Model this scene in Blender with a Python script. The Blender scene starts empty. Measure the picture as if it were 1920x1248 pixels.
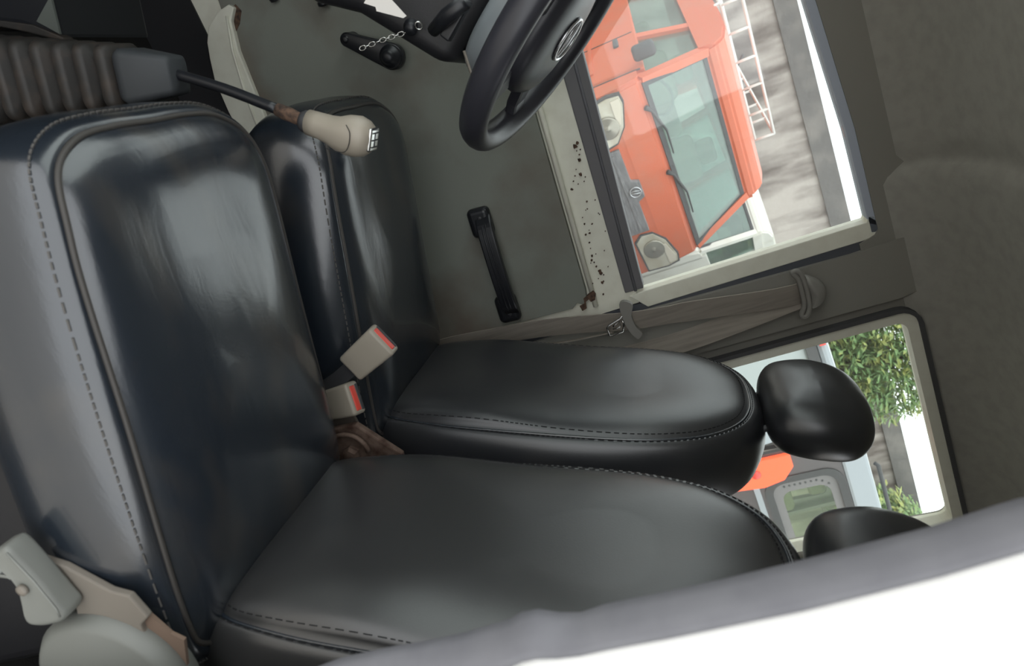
import bpy, bmesh, math, random
from mathutils import Vector, Matrix
random.seed(7)
S = bpy.context.scene
COL = S.collection
PI = math.pi

# ------------------------------------------------------------------ camera
F_PX, YAW, PITCH, ROLL = 1300.0, math.radians(18), math.radians(18), math.radians(17.5)
CAM = Vector((0, 0, 1.48))
Fw = Vector((math.sin(YAW)*math.cos(PITCH), math.cos(YAW)*math.cos(PITCH), -math.sin(PITCH)))
R0 = Vector((math.cos(YAW), -math.sin(YAW), 0)); U0 = R0.cross(Fw)
Rv = R0*math.cos(ROLL) - U0*math.sin(ROLL)
Uv = R0*math.sin(ROLL) + U0*math.cos(ROLL)
cd = bpy.data.cameras.new('camera'); cam = bpy.data.objects.new('camera', cd); COL.objects.link(cam)
cd.sensor_fit = 'HORIZONTAL'; cd.sensor_width = 36; cd.lens = 36*F_PX/1920
cd.clip_start = 0.02; cd.clip_end = 300
bx, by, bz = Uv, -Rv, -Fw                     # the phone was held sideways
cam.matrix_world = Matrix(((bx.x, by.x, bz.x, CAM.x), (bx.y, by.y, bz.y, CAM.y), (bx.z, by.z, bz.z, CAM.z), (0, 0, 0, 1)))
cd.dof.use_dof = True; cd.dof.focus_distance = 1.5; cd.dof.aperture_fstop = cd.lens/3.2
S.camera = cam

# ------------------------------------------------------------------ sky, exposure
w = bpy.data.worlds.new('overcast_sky'); S.world = w; w.use_nodes = True
bg = w.node_tree.nodes['Background']
bg.inputs[0].default_value = (0.955, 0.985, 1.0, 1); bg.inputs[1].default_value = 2.5
S.view_settings.view_transform = 'Standard'; S.view_settings.look = 'None'
S.view_settings.exposure = 0.0; S.view_settings.gamma = 1.0; S.view_settings.use_curve_mapping = False

# ------------------------------------------------------------------ helpers
def V(*a): return Vector(a)
def ray(px, py): return Fw*F_PX + Rv*(py-624) + Uv*(px-960)
def at(px, py, Y):                            # the point of the plane y = Y that stands behind a place in the photograph
    d = ray(px, py); return CAM + d*((Y-CAM.y)/d.y)
def atp(px, py, p0, n):
    d = ray(px, py); return CAM + d*((p0-CAM).dot(n)/d.dot(n))

MATS = {}
def mat(name, col, rough=.5, metal=0, noise=None, bump=None, spec=.5, coat=0, sheen=0, wrinkle=None):
    """noise=(scale, second colour, low, high, stretch)  bump=(scale, strength, distance)"""
    m = bpy.data.materials.new(name); m.use_nodes = True; nt = m.node_tree; b = nt.nodes['Principled BSDF']
    b.inputs['Base Color'].default_value = (*col, 1); b.inputs['Roughness'].default_value = rough
    b.inputs['Metallic'].default_value = metal; b.inputs['Specular IOR Level'].default_value = spec
    b.inputs['Coat Weight'].default_value = coat; b.inputs['Sheen Weight'].default_value = sheen
    tc = nt.nodes.new('ShaderNodeTexCoord')
    if noise:
        sc, c2, lo, hi, st = noise
        mp = nt.nodes.new('ShaderNodeMapping'); mp.inputs['Scale'].default_value = st
        nt.links.new(tc.outputs['Object'], mp.inputs[0])
        n = nt.nodes.new('ShaderNodeTexNoise'); n.inputs['Scale'].default_value = sc; n.inputs['Detail'].default_value = 6
        nt.links.new(mp.outputs[0], n.inputs['Vector'])
        r = nt.nodes.new('ShaderNodeMapRange'); r.inputs[1].default_value = lo; r.inputs[2].default_value = hi
        nt.links.new(n.outputs[0], r.inputs[0])
        x = nt.nodes.new('ShaderNodeMix'); x.data_type = 'RGBA'
        x.inputs[6].default_value = (*col, 1); x.inputs[7].default_value = (*c2, 1)
        nt.links.new(r.outputs[0], x.inputs[0]); nt.links.new(x.outputs[2], b.inputs['Base Color'])
    if bump:
        n2 = nt.nodes.new('ShaderNodeTexNoise'); n2.inputs['Scale'].default_value = bump[0]; n2.inputs['Detail'].default_value = 3
        nt.links.new(tc.outputs['Object'], n2.inputs['Vector'])
        bp = nt.nodes.new('ShaderNodeBump'); bp.inputs['Strength'].default_value = bump[1]; bp.inputs['Distance'].default_value = bump[2]
        nt.links.new(n2.outputs[0], bp.inputs['Height']); nt.links.new(bp.outputs[0], b.inputs['Normal'])
    if wrinkle and bump:
        mp2 = nt.nodes.new('ShaderNodeMapping'); mp2.inputs['Scale'].default_value = wrinkle[0]
        nt.links.new(tc.outputs['Object'], mp2.inputs[0])
        n3 = nt.nodes.new('ShaderNodeTexNoise'); n3.inputs['Scale'].default_value = 1.0; n3.inputs['Detail'].default_value = 5; n3.inputs['Distortion'].default_value = .6
        nt.links.new(mp2.outputs[0], n3.inputs['Vector'])
        b3 = nt.nodes.new('ShaderNodeBump'); b3.inputs['Strength'].default_value = wrinkle[1]; b3.inputs['Distance'].default_value = wrinkle[2]
        nt.links.new(n3.outputs[0], b3.inputs['Height']); nt.links.new(b3.outputs[0], bp.inputs['Normal'])
    MATS[name] = m; return m

def glass_mat(name, tint, haze, hazecol=(.8, .8, .8), gloss=.08):
    m = bpy.data.materials.new(name); m.use_nodes = True; nt = m.node_tree
    for n in list(nt.nodes): nt.nodes.remove(n)
    out = nt.nodes.new('ShaderNodeOutputMaterial'); t = nt.nodes.new('ShaderNodeBsdfTransparent'); t.inputs[0].default_value = (*tint, 1)
    d = nt.nodes.new('ShaderNodeBsdfDiffuse'); d.inputs[0].default_value = (*hazecol, 1)
    g = nt.nodes.new('ShaderNodeBsdfGlossy'); g.inputs['Roughness'].default_value = .03
    tl = nt.nodes.new('ShaderNodeBsdfTranslucent'); tl.inputs[0].default_value = (*hazecol, 1)
    ad = nt.nodes.new('ShaderNodeMixShader'); ad.inputs[0].default_value = .5
    nt.links.new(d.outputs[0], ad.inputs[1]); nt.links.new(tl.outputs[0], ad.inputs[2])
    m1 = nt.nodes.new('ShaderNodeMixShader'); m1.inputs[0].default_value = haze
    nt.links.new(t.outputs[0], m1.inputs[1]); nt.links.new(ad.outputs[0], m1.inputs[2])
    lw = nt.nodes.new('ShaderNodeLayerWeight'); lw.inputs[0].default_value = .25
    mu = nt.nodes.new('ShaderNodeMath'); mu.operation = 'MULTIPLY_ADD'; mu.inputs[1].default_value = .5; mu.inputs[2].default_value = gloss
    nt.links.new(lw.outputs['Fresnel'], mu.inputs[0])
    m2 = nt.nodes.new('ShaderNodeMixShader'); nt.links.new(mu.outputs[0], m2.inputs[0])
    nt.links.new(m1.outputs[0], m2.inputs[1]); nt.links.new(g.outputs[0], m2.inputs[2]); nt.links.new(m2.outputs[0], out.inputs[0])
    MATS[name] = m; return m

LEATHER = mat('black_leatherette', (.013, .0175, .024), .25, noise=(7, (.040, .037, .034), .50, .80, (1, 2.2, 1)), bump=(420, .08, .001), spec=1.0, coat=.12, wrinkle=((9, 42, 30), .15, .003))
LEATHER2 = mat('black_leatherette_clean', (.020, .021, .024), .34, noise=(5, (.042, .041, .041), .5, .85, (1, 1, 1)), bump=(420, .08, .001), spec=.85)
LEATHER3 = mat('grey_black_leatherette', (.022, .022, .023), .33, noise=(5, (.042, .041, .040), .5, .85, (1, 1, 1)), bump=(420, .08, .001), spec=1.0, coat=0)
PIPING = mat('dusty_piping', (.042, .038, .034), .6)
THREAD = mat('pale_thread', (.075, .07, .064), .8)
DARKTHREAD = mat('dark_thread', (.006, .006, .007), .8)
HEADLINER = mat('headliner_fabric', (.36, .35, .315), .95, bump=(900, .35, .001), noise=(40, (.32, .31, .28), .4, .7, (1, 1, 1)), spec=.15)
TRIMGREY = mat('grey_trim_fabric', (.25, .24, .215), .9, bump=(900, .3, .001), spec=.2)
WHITE_METAL = mat('cream_painted_metal', (.78, .77, .66), .45, noise=(30, (.70, .68, .57), .45, .8, (1, 1, 1)))
WHITE_BODY = mat('white_body_paint', (.80, .80, .78), .3, coat=.4)
RUBBER = mat('black_rubber', (.035, .035, .038), .55)
SEALGREY = mat('grey_door_seal', (.16, .16, .175), .75, noise=(25, (.13, .13, .145), .4, .7, (1, 1, 1)))
BOARD = mat('grey_green_door_board', (.215, .225, .195), .8, noise=(5, (.15, .125, .10), .47, .75, (1, 1, 1)), bump=(600, .25, .001), spec=.3)
BLACKPL = mat('black_plastic', (.012, .013, .016), .38, bump=(500, .08, .0005))
DASHPL = mat('dark_dash_plastic', (.012, .012, .014), .5, bump=(700, .3, .0006))
HUBPL = mat('wheel_plastic', (.032, .032, .040), .36, bump=(900, .08, .0004))
BEIGEPL = mat('beige_plastic', (.30, .265, .215), .45)
GREYPL = mat('warm_grey_plastic', (.16, .165, .15), .5)
BEIGEPL2 = mat('dusty_beige_plastic', (.17, .15, .125), .6)
REDPL = mat('red_plastic', (.62, .06, .04), .4)
WEBBING = mat('seat_belt_webbing', (.27, .24, .205), .8, noise=(30, (.2, .175, .15), .4, .75, (4, 1, .3)), spec=.2)
STEEL = mat('bright_steel', (.6, .6, .58), .25, metal=1)
RUSTYSTEEL = mat('rusty_steel', (.16, .11, .085), .7, metal=.4, noise=(60, (.06, .03, .02), .4, .7, (1, 1, 1)))
RUST = mat('rust', (.12, .070, .045), .9, noise=(120, (.03, .018, .013), .4, .65, (1, 1, 1)), bump=(300, .6, .002))
BOOT = mat('dusty_rubber_boot', (.022, .02, .018), .6, noise=(35, (.050, .037, .029), .45, .75, (1, 1, 1)))
BOOTTOP = mat('clean_rubber_boot', (.032, .036, .04), .6)
CARPET = mat('dark_floor_mat', (.014, .013, .012), .95, bump=(300, .5, .002))
PAPER = mat('white_paper', (.72, .69, .65), .9)
ORANGE = mat('faded_orange_paint', (.60, .125, .05), .5, noise=(2.5, (.50, .16, .09), .5, .75, (1, 1, 1)), coat=.15)
VANWHITE = mat('van_white_paint', (.78, .77, .70), .45, noise=(5, (.70, .68, .60), .5, .7, (1, 1, 1)))
VANGREY = mat('grey_bumper_plastic', (.17, .165, .17), .7, noise=(14, (.25, .245, .25), .45, .65, (1, 1, 4)))
VANBLACK = mat('exterior_black_trim', (.06, .06, .062), .6)
LAMPGLASS = mat('lamp_lens', (.40, .36, .27), .15, noise=(9, (.52, .49, .40), .4, .6, (1, 1, 1)), coat=.5)
LAMPREFL = mat('lamp_reflector', (.32, .30, .25), .2, metal=.6)
REDLAMP = mat('red_lamp_lens', (.80, .05, .03), .2, coat=.5)
ORLAMP = bpy.data.materials.new('lit_tail_lamp'); ORLAMP.use_nodes = True
_b = ORLAMP.node_tree.nodes['Principled BSDF']; _b.inputs['Base Color'].default_value = (.9, .08, .03, 1)
_b.inputs['Emission Color'].default_value = (1, .10, .035, 1); _b.inputs['Emission Strength'].default_value = 1.6
CONCRETE = mat('stained_concrete', (.48, .43, .395), .95, noise=(3.2, (.16, .13, .118), .38, .62, (1.3, 1, .32)), bump=(9, .6, .02))
COPING = mat('dark_coping', (.155, .145, .14), .95, noise=(3, (.24, .22, .205), .45, .7, (1, 1, 1)), bump=(9, .5, .02))
GROUND = mat('yard_ground', (.42, .39, .35), .95, noise=(1.5, (.5, .46, .41), .4, .7, (1, 1, 1)))
LEAF = mat('leaf_green', (.17, .28, .11), .6, noise=(4, (.34, .36, .11), .45, .62, (1, 1, 1)))
BARK = mat('bark', (.12, .09, .065), .9)
SUVDARK = mat('suv_dark_paint', (.075, .062, .064), .35, coat=.4)
SILVER = mat('silver_paint', (.34, .37, .40), .3, metal=.25, coat=.4)
SEATCREAM = mat('beige_cloth', (.52, .46, .36), .9)
GLASS = glass_mat('dusty_window_glass', (.93, .96, .95), .05, (.85, .83, .83), .03)
GLASS2 = glass_mat('clear_window_glass', (.95, .98, .96), .025, (.85, .85, .83), .02)
TEAL = glass_mat('teal_windshield_glass', (.74, .90, .85), .18, (.52, .64, .58), .09)
DARKGLASS = glass_mat('smoked_glass', (.30, .30, .29), .30, (.35, .32, .31), .04)
GREENGLASS = glass_mat('green_tinted_glass', (.84, .92, .76), .06, (.6, .75, .55), .02)

def link(o, parent=None):
    COL.objects.link(o)
    if parent is not None: o.parent = parent
    return o
def mesh_obj(name, bm, m, parent=None, smooth=False):
    bmesh.ops.recalc_face_normals(bm, faces=bm.faces)
    me = bpy.data.meshes.new(name); bm.to_mesh(me); bm.free()
    if smooth:
        for p in me.polygons: p.use_smooth = True
    me.materials.append(m)
    o = bpy.data.objects.new(name, me); link(o, parent)
    if parent is not None and parent.type == 'EMPTY' or parent is not None:
        o.matrix_parent_inverse = parent_matrix(parent).inverted()
    return o
def parent_matrix(p):
    M = Matrix.Translation(p.location)
    if p.parent is not None:
        M = parent_matrix(p.parent) @ p.matrix_parent_inverse @ M
    return M
def thing(name, label, cat, loc, group=None):
    o = bpy.data.objects.new(name, None); o.location = loc; o.empty_display_size = .05; COL.objects.link(o)
    o['label'] = label; o['category'] = cat
    if group: o['group'] = group
    return o
def tag(o, label, cat, group=None):
    o['label'] = label; o['category'] = cat
    if group: o['group'] = group
    return o
def structure(o): o['kind'] = 'structure'; return o
def stuff(o): o['kind'] = 'stuff'; return o

def prism(bm, pts, vec):
    """closed planar outline pushed along vec"""
    vec = Vector(vec)
    a = [bm.verts.new(p) for p in pts]; b = [bm.verts.new(Vector(p)+vec) for p in pts]
    bm.faces.new(a); bm.faces.new(b[::-1])
    n = len(pts)
    for i in range(n): bm.faces.new((a[i], b[i], b[(i+1) % n], a[(i+1) % n]))
    return bm
def slab(name, pts, vec, m, parent=None, bevel=0, smooth=False):
    bm = bmesh.new(); prism(bm, pts, vec)
    if bevel:
        bmesh.ops.recalc_face_normals(bm, faces=bm.faces)
        bmesh.ops.bevel(bm, geom=list(bm.edges), offset=bevel, segments=2, affect='EDGES', profile=.6)
    return mesh_obj(name, bm, m, parent, smooth)
def ringslab(name, outer, inner, vec, m, parent=None):
    """a frame: outline with an opening, both with the same number of points"""
    bm = bmesh.new(); vec = Vector(vec); n = len(outer)
    o0 = [bm.verts.new(p) for p in outer]; o1 = [bm.verts.new(Vector(p)+vec) for p in outer]
    i0 = [bm.verts.new(p) for p in inner]; i1 = [bm.verts.new(Vector(p)+vec) for p in inner]
    for i in range(n):
        j = (i+1) % n
        for q in ((o0[i], o0[j], i0[j], i0[i]), (o1[j], o1[i], i1[i], i1[j]), (o0[j], o0[i], o1[i], o1[j]), (i0[i], i0[j], i1[j], i1[i])):
            bm.faces.new(q)
    return mesh_obj(name, bm, m, parent)
def catmull(pts, n, closed=False):
    P = [Vector(p) for p in pts]; out = []; N = len(P)
    rng = N if closed else N-1
    for i in range(rng):
        p0 = P[(i-1) % N] if closed or i > 0 else P[0]; p1 = P[i]; p2 = P[(i+1) % N]
        p3 = P[(i+2) % N] if closed or i+2 < N else P[-1]
        for k in range(n):
            t = k/n
            out.append(.5*((2*p1)+(-p0+p2)*t+(2*p0-5*p1+4*p2-p3)*t*t+(-p0+3*p1-3*p2+p3)*t**3))
    if not closed: out.append(P[-1])
    return out
def tube(bm, pts, r, seg=8, closed=False, r2=None):
    """round tube along pts; r may be a list"""
    P = [Vector(p) for p in pts]; n = len(P); rings = []
    up = None
    for i in range(n):
        a = P[(i-1) % n] if closed or i > 0 else P[i]; b = P[(i+1) % n] if closed or i < n-1 else P[i]
        t = (b-a).normalized()
        if up is None:
            up = V(0, 0, 1) if abs(t.z) < .9 else V(1, 0, 0)
        x = t.cross(up).normalized(); up = x.cross(t).normalized()
        rr = r[i] if isinstance(r, (list, tuple)) else r
        rings.append([bm.verts.new(P[i]+(x*math.cos(2*PI*k/seg)+up*math.sin(2*PI*k/seg))*rr) for k in range(seg)])
    for i in range(n if closed else n-1):
        A, B = rings[i], rings[(i+1) % n]
        for k in range(seg): bm.faces.new((A[k], A[(k+1) % seg], B[(k+1) % seg], B[k]))
    if not closed:
        bm.faces.new(rings[0][::-1]); bm.faces.new(rings[-1])
    return bm
def tube_obj(name, pts, r, m, parent=None, seg=8, closed=False):
    bm = bmesh.new(); tube(bm, pts, r, seg, closed); return mesh_obj(name, bm, m, parent, True)
def lathe(bm, base, axis, prof, seg=24):
    """prof: (radius, height) along axis"""
    axis = Vector(axis).normalized(); x = axis.orthogonal().normalized(); y = axis.cross(x); rings = []
    for r, h in prof:
        rings.append([bm.verts.new(Vector(base)+axis*h+(x*math.cos(2*PI*k/seg)+y*math.sin(2*PI*k/seg))*max(r, 1e-5)) for k in range(seg)])
    for A, B in zip(rings, rings[1:]):
        for k in range(seg): bm.faces.new((A[k], A[(k+1) % seg], B[(k+1) % seg], B[k]))
    bm.faces.new(rings[0][::-1]); bm.faces.new(rings[-1]); return bm
def rbox(bm, size, r, xf, K=3, M=6):
    """rounded box on a cube grid; xf maps local points to the world"""
    ax = []
    for h in (size[0]/2, size[1]/2, size[2]/2):
        rr = min(r, h*.98)
        arc = [h-rr+rr*math.tan(PI/4*k/K) for k in range(K+1)]
        mid = [(-1+2*i/M)*(h-rr) for i in range(1, M)]
        ax.append(([-a for a in arc[::-1]]+mid+arc, h, rr))
    cache = {}
    def vert(p):
        key = tuple(round(c, 7) for c in p)
        if key not in cache:
            q = [max(-(a[1]-a[2]), min(a[1]-a[2], c)) for c, a in zip(p, ax)]
            d = Vector([c-e for c, e in zip(p, q)]); rr = min(a[2] for a in ax)
            if d.length > 1e-9: d = d.normalized()*rr
            cache[key] = bm.verts.new(xf(Vector(q)+d))
        return cache[key]
    for a in range(3):
        b, c = (a+1) % 3, (a+2) % 3
        for sgn in (-1, 1):
            for i in range(len(ax[b][0])-1):
                for j in range(len(ax[c][0])-1):
                    f = []
                    for di, dj in ((0, 0), (1, 0), (1, 1), (0, 1)):
                        p = [0, 0, 0]; p[a] = sgn*ax[a][1]; p[b] = ax[b][0][i+di]; p[c] = ax[c][0][j+dj]; f.append(vert(p))
                    if len(set(f)) == 4:
                        try: bm.faces.new(f)
                        except ValueError: pass
    return bm
def frame_xf(o, x, y, z):
    o, x, y, z = Vector(o), Vector(x).normalized(), Vector(y).normalized(), Vector(z).normalized()
    return lambda p: o + x*p.x + y*p.y + z*p.z
def box_obj(name, o, size, r, m, parent=None, x=(1, 0, 0), y=(0, 1, 0), z=(0, 0, 1), M=2, fn=None):
    bm = bmesh.new(); xf = frame_xf(o, x, y, z)
    rbox(bm, size, r, (lambda p: xf(fn(p))) if fn else xf, 2, M)
    return mesh_obj(name, bm, m, parent, True)
def pillow(outline, profile, xf, sub=1, hom=0):
    """outline: 2-D points; profile: (inset, height); xf(a, b, h) -> world. Returns bmesh and the rings."""
    if sub > 1: profile = [(p.x, p.y) for p in catmull([(a, b, 0) for a, b in profile], sub)]
    bm = bmesh.new(); n = len(outline)
    c = Vector((sum(p[0] for p in outline)/n, sum(p[1] for p in outline)/n))
    rings = []; lines = []
    for inset, h in profile:
        row = []; ln = []
        for p in outline:
            d = Vector((p[0], p[1]))-c; L = d.length
            q = c + d*max(.02, 1-inset/(hom or L))
            wp = xf(q.x, q.y, h); ln.append(wp); row.append(bm.verts.new(wp))
        rings.append(row); lines.append(ln)
    for A, B in zip(rings, rings[1:]):
        for k in range(n): bm.faces.new((A[k], A[(k+1) % n], B[(k+1) % n], B[k]))
    bm.faces.new(rings[0][::-1]); bm.faces.new(rings[-1])
    return bm, lines
def strip(bm, pts, wdir, width, thick):
    """flat ribbon along pts; wdir a direction or list of directions across it"""
    rings = []; P = [Vector(p) for p in pts]; n = len(P)
    for i in range(n):
        t = (P[min(i+1, n-1)]-P[max(i-1, 0)]).normalized()
        wd = Vector(wdir[i] if isinstance(wdir, list) else wdir); wd = (wd-t*wd.dot(t)).normalized(); nn = t.cross(wd)
        W = width[i] if isinstance(width, list) else width
        rings.append([bm.verts.new(P[i]+wd*W/2*a+nn*thick/2*b) for a, b in ((-1, -1), (1, -1), (1, 1), (-1, 1))])
    for A, B in zip(rings, rings[1:]):
        for k in range(4): bm.faces.new((A[k], A[(k+1) % 4], B[(k+1) % 4], B[k]))
    bm.faces.new(rings[0][::-1]); bm.faces.new(rings[-1]); return bm
def rrect(x0, x1, z0, z1, r, K=5):
    out = []
    for cx, cz, a0 in ((x1-r, z1-r, 0), (x0+r, z1-r, 90), (x0+r, z0+r, 180), (x1-r, z0+r, 270)):
        for k in range(K+1):
            a = math.radians(a0+90*k/K); out.append((cx+r*math.cos(a), cz+r*math.sin(a)))
    return out

# ================================================================== THE VAN THE PICTURE IS TAKEN IN
YD = 1.50                                    # inner face of the driver's side
ROOF = 1.95
# ---- floor
bm = bmesh.new(); prism(bm, [V(-1.2, .30, .40), V(2.3, .30, .40), V(2.3, 1.52, .40), V(-1.2, 1.52, .40)], (0, 0, .05))
structure(mesh_obj('floor', bm, CARPET))
# ---- driver's side wall: pieces round the door and the rear window
rw = rrect(.716, 1.262, 1.14, 1.795, .025)                       # rear side window opening
rw_in = [V(x, YD, z) for x, z in rw]
rw_out = [V(x, YD, z) for x, z in rrect(.566, 2.30, .45, 1.86, .001)]
structure(ringslab('wall_right', rw_out, rw_in, (0, .05, 0), TRIMGREY))
fr_in = [V(x, YD-.012, z) for x, z in rrect(.722, 1.256, 1.146, 1.789, .02)]
fr_out = [V(x, YD-.012, z) for x, z in rrect(.696, 1.278, 1.12, 1.812, .035)]
structure(ringslab('trim_1', fr_out, fr_in, (0, .05, 0), WHITE_METAL))
gs_in = [V(x, YD-.02, z) for x, z in rrect(.697, 1.277, 1.121, 1.811, .034)]
gs_out = [V(x, YD-.02, z) for x, z in rrect(.688, 1.286, 1.112, 1.820, .045)]
structure(ringslab('trim_2', gs_out, gs_in, (0, .03, 0), mat('dull_gasket', (.07, .07, .072), .8)))
structure(slab('window_2', [V(x, YD+.025, z) for x, z in rrect(.718, 1.260, 1.142, 1.793, .02)], (0, .004, 0), GLASS2))
# ---- B pillar trim panel between the two windows
bm = bmesh.new()
prism(bm, [V(.512, YD-.01, .45), V(.66, YD-.01, .45), V(.668, YD-.01, 1.79), V(.66, YD-.01, 1.84), V(.54, YD-.01, 1.84), V(.545, YD-.01, 1.72), V(.53, YD-.01, 1.30)], (0, .05, 0))
structure(mesh_obj('trim_3', bm, TRIMGREY))
# black gap between door frame and pillar trim
bm = bmesh.new()
prism(bm, [V(.500, YD+.002, .5), V(.535, YD+.002, .5), V(.552, YD+.002, 1.79), V(.522, YD+.002, 1.795)], (0, .04, 0))
structure(mesh_obj('trim_4', bm, mat('dark_gap_rubber', (.08, .085, .10), .7)))

# ---- driver's door
door = bpy.data.objects.new('door_1', None); door.location = (.50, YD, .6); COL.objects.link(door); door['kind'] = 'structure'
zt = lambda x: 1.2116 - .0868*(x)            # top edge of the board
zb = lambda x: .590 - .163*x
slab('door_panel', [V(-.85, YD+.004, .55), V(.51, YD+.004, .50), V(.51, YD+.004, 1.275), V(-.05, YD+.004, 1.305), V(-.85, YD+.004, 1.33)], (0, .04, 0), WHITE_METAL, door)
board_pts = [V(-.80, YD-.012, zb(-.8)), V(-.372, YD-.012, zb(-.372)), V(-.10, YD-.012, zb(-.10)), V(.42, YD-.012, zb(.42)), V(.452, YD-.012, .80), V(.468, YD-.012, 1.06), V(.472, YD-.012, 1.13),
             V(.462, YD-.012, 1.145), V(.470, YD-.012, 1.155), V(.462, YD-.012, 1.168), V(.44, YD-.012, zt(.44)), V(-.016, YD-.012, zt(-.016)), V(-.80, YD-.012, zt(-.8))]
slab('door_board', board_pts, (0, .018, 0), BOARD, door, bevel=.002)
# rolled metal lip above the board
tube_obj('sill_lip', [V(-.8, YD-.006, zt(-.8)+.012), V(0, YD-.006, zt(0)+.012), V(.485, YD-.006, zt(.485)+.012)], .006, WHITE_METAL, door)
# rubber sweep at the foot of the glass
rub = [at(1032, 60, YD), at(1172, 550, YD), at(1207, 540, YD), at(1072, 20, YD)]
d0 = (rub[0]-rub[1]); d1 = (rub[3]-rub[2])
rub = [rub[1]+d0*2.0, rub[1], rub[2], rub[2]+d1*2.0]
slab('window_sweep', rub, (0, .035, 0), mat('weathered_rubber', (.14, .135, .14), .6), door, bevel=.003)
a, b = at(1192, 545, YD), at(1062, 60, YD)
tube_obj('sweep_ridge', [a, b, b+(b-a)], .0035, SEALGREY, door)
# window frame: white post behind, header above
post_pts = [at(1180, 556, YD), at(1196, 549, YD), at(1625, 417, YD), at(1628, 405, YD), at(1664, 400, YD), at(1668, 425, YD), at(1650, 442, YD), at(1215, 575, YD)]
slab('frame_post', post_pts, (0, .045, 0), WHITE_METAL, door, bevel=.002)
hd = [V(-.85, YD, 1.722), V(.04, YD, 1.752), V(.30, YD, 1.766), V(.515, YD, 1.766), V(.52, YD, 1.785), V(.30, YD, 1.80), V(.04, YD, 1.79), V(-.85, YD, 1.77)]
slab('frame_header', hd, (0, .045, 0), mat('blue_grey_frame', (.42, .46, .54), .6), door, bevel=.002)
structure(slab('trim_12', [V(-.9, YD-.004, 1.738), V(.04, YD-.004, 1.768), V(.30, YD-.004, 1.782), V(.51, YD-.004, 1.780), V(.52, YD-.004, 1.772), V(.53, YD-.004, 1.74), V(.58, YD-.004, 1.74), V(.58, YD-.004, 1.87), V(-.9, YD-.004, 1.87)], (0, .03, 0), TRIMGREY))
slab('window_glass', [V(-.85, YD+.022, 1.26), V(.492, YD+.022, 1.26), V(.492, YD+.022, 1.77), V(-.85, YD+.022, 1.74)], (0, .004, 0), GLASS, door)
# lower white edge of the door below the board
low = [(388, 80), (390, 50), (407, 22), (428, 8), (438, 14), (433, 40), (446, 95), (476, 170), (520, 275), (540, 330), (530, 345), (500, 300), (450, 250), (428, 210), (402, 150), (393, 110)]
slab('door_edge', [at(x, y, YD-.025) for x, y in low], (0, .03, 0), WHITE_METAL, door, bevel=.003)
tube_obj('door_edge_fold', [at(x, y, YD-.027) for x, y in ((425, 30), (436, 95), (458, 170), (492, 262))], .003, WHITE_METAL, door)
slab('rust_patch', [at(x, y, YD-.014) for x, y in ((428, 22), (441, 8), (452, 20), (449, 44), (441, 62), (437, 44), (430, 36))], (0, .004, 0), RUST, door)
rp = [(1087, 574), (1096, 569), (1094, 560), (1103, 551), (1112, 545), (1117, 551), (1116, 562), (1108, 566), (1104, 561), (1098, 566), (1100, 578), (1092, 583)]
slab('rust_patch', [at(x, y, YD-.0145) for x, y in rp], (0, .004, 0), RUST, door)
# rust flecks on the sill, as chips of their own
bm = bmesh.new()
rr = random.Random(3)
flecks = [(1082, 268), (1088, 280), (1078, 275), (1086, 300), (1080, 318), (1078, 330), (1095, 340), (1084, 345), (1100, 378), (1072, 355), (1075, 340), (1101, 392), (1110, 420), (1092, 408), (1098, 440), (1122, 400), (1105, 455), (1107, 466), (1110, 480), (1118, 500), (1124, 508), (1109, 488), (1114, 492), (1133, 470), (1131, 552), (1140, 500), (1128, 380), (1124, 402), (1098, 394), (1086, 290), (1081, 283)]
for k in range(26):
    flecks.append((1078+rr.random()*75, 265+rr.random()*285))
for x, y in flecks:
    c = at(x, y, YD+.0005); r = .0012+rr.random()**3*.004
    if not (zt(c.x)+.014 < c.z < 1.275-.02*(c.x)): continue
    n = rr.randint(5, 8); prism(bm, [c+V(math.cos(2*PI*k/n)*r*rr.uniform(.6, 1.3), 0, math.sin(2*PI*k/n)*r*rr.uniform(.6, 1.3)) for k in range(n)], (0, .005, 0))
stuff(mesh_obj('rust_flecks', bm, RUST, door))
# pull handle
h0, h1 = at(908, 392, YD), at(968, 585, YD)
hx = (h1-h0).normalized(); hz = V(0, -1, 0).cross(hx).normalized()
if hz.z < 0: hz = -hz
bm = bmesh.new()
for e, s in ((h0, 1), (h1, -1)):
    rbox(bm, (.066, .028, .052), .012, frame_xf(e+hx*s*.022-hz*.009+V(0, -.024, 0), hx, (0, 1, 0), hz), 2, 2)
path = catmull([h0+hx*.012+V(0, -.026, 0), h0+hx*.045+V(0, -.048, .002), (h0+h1)/2+V(0, -.056, .003), h1-hx*.045+V(0, -.048, .002), h1-hx*.012+V(0, -.026, 0)], 6)
strip(bm, path, hz, .036, .018)
grab = mesh_obj('pull_handle', bm, BLACKPL, door)
bv = grab.modifiers.new('bevel', 'BEVEL'); bv.width = .004; bv.segments = 2
tube_obj('handle_rib', [p+V(0, -.0085, .004) for p in path[3:-3]], .0022, BLACKPL, grab)
tube_obj('handle_rib', [p+V(0, -.0085, -.004) for p in path[3:-3]], .0022, BLACKPL, grab)
for e, s in ((h0, 1), (h1, -1)):
    bm = bmesh.new(); lathe(bm, e+hx*s*.012+V(0, -.036, -.006), (0, -1, 0), [(.006, 0), (.006, .002), (.003, .003)], 10); mesh_obj('screw', bm, RUBBER, grab, True)
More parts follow.
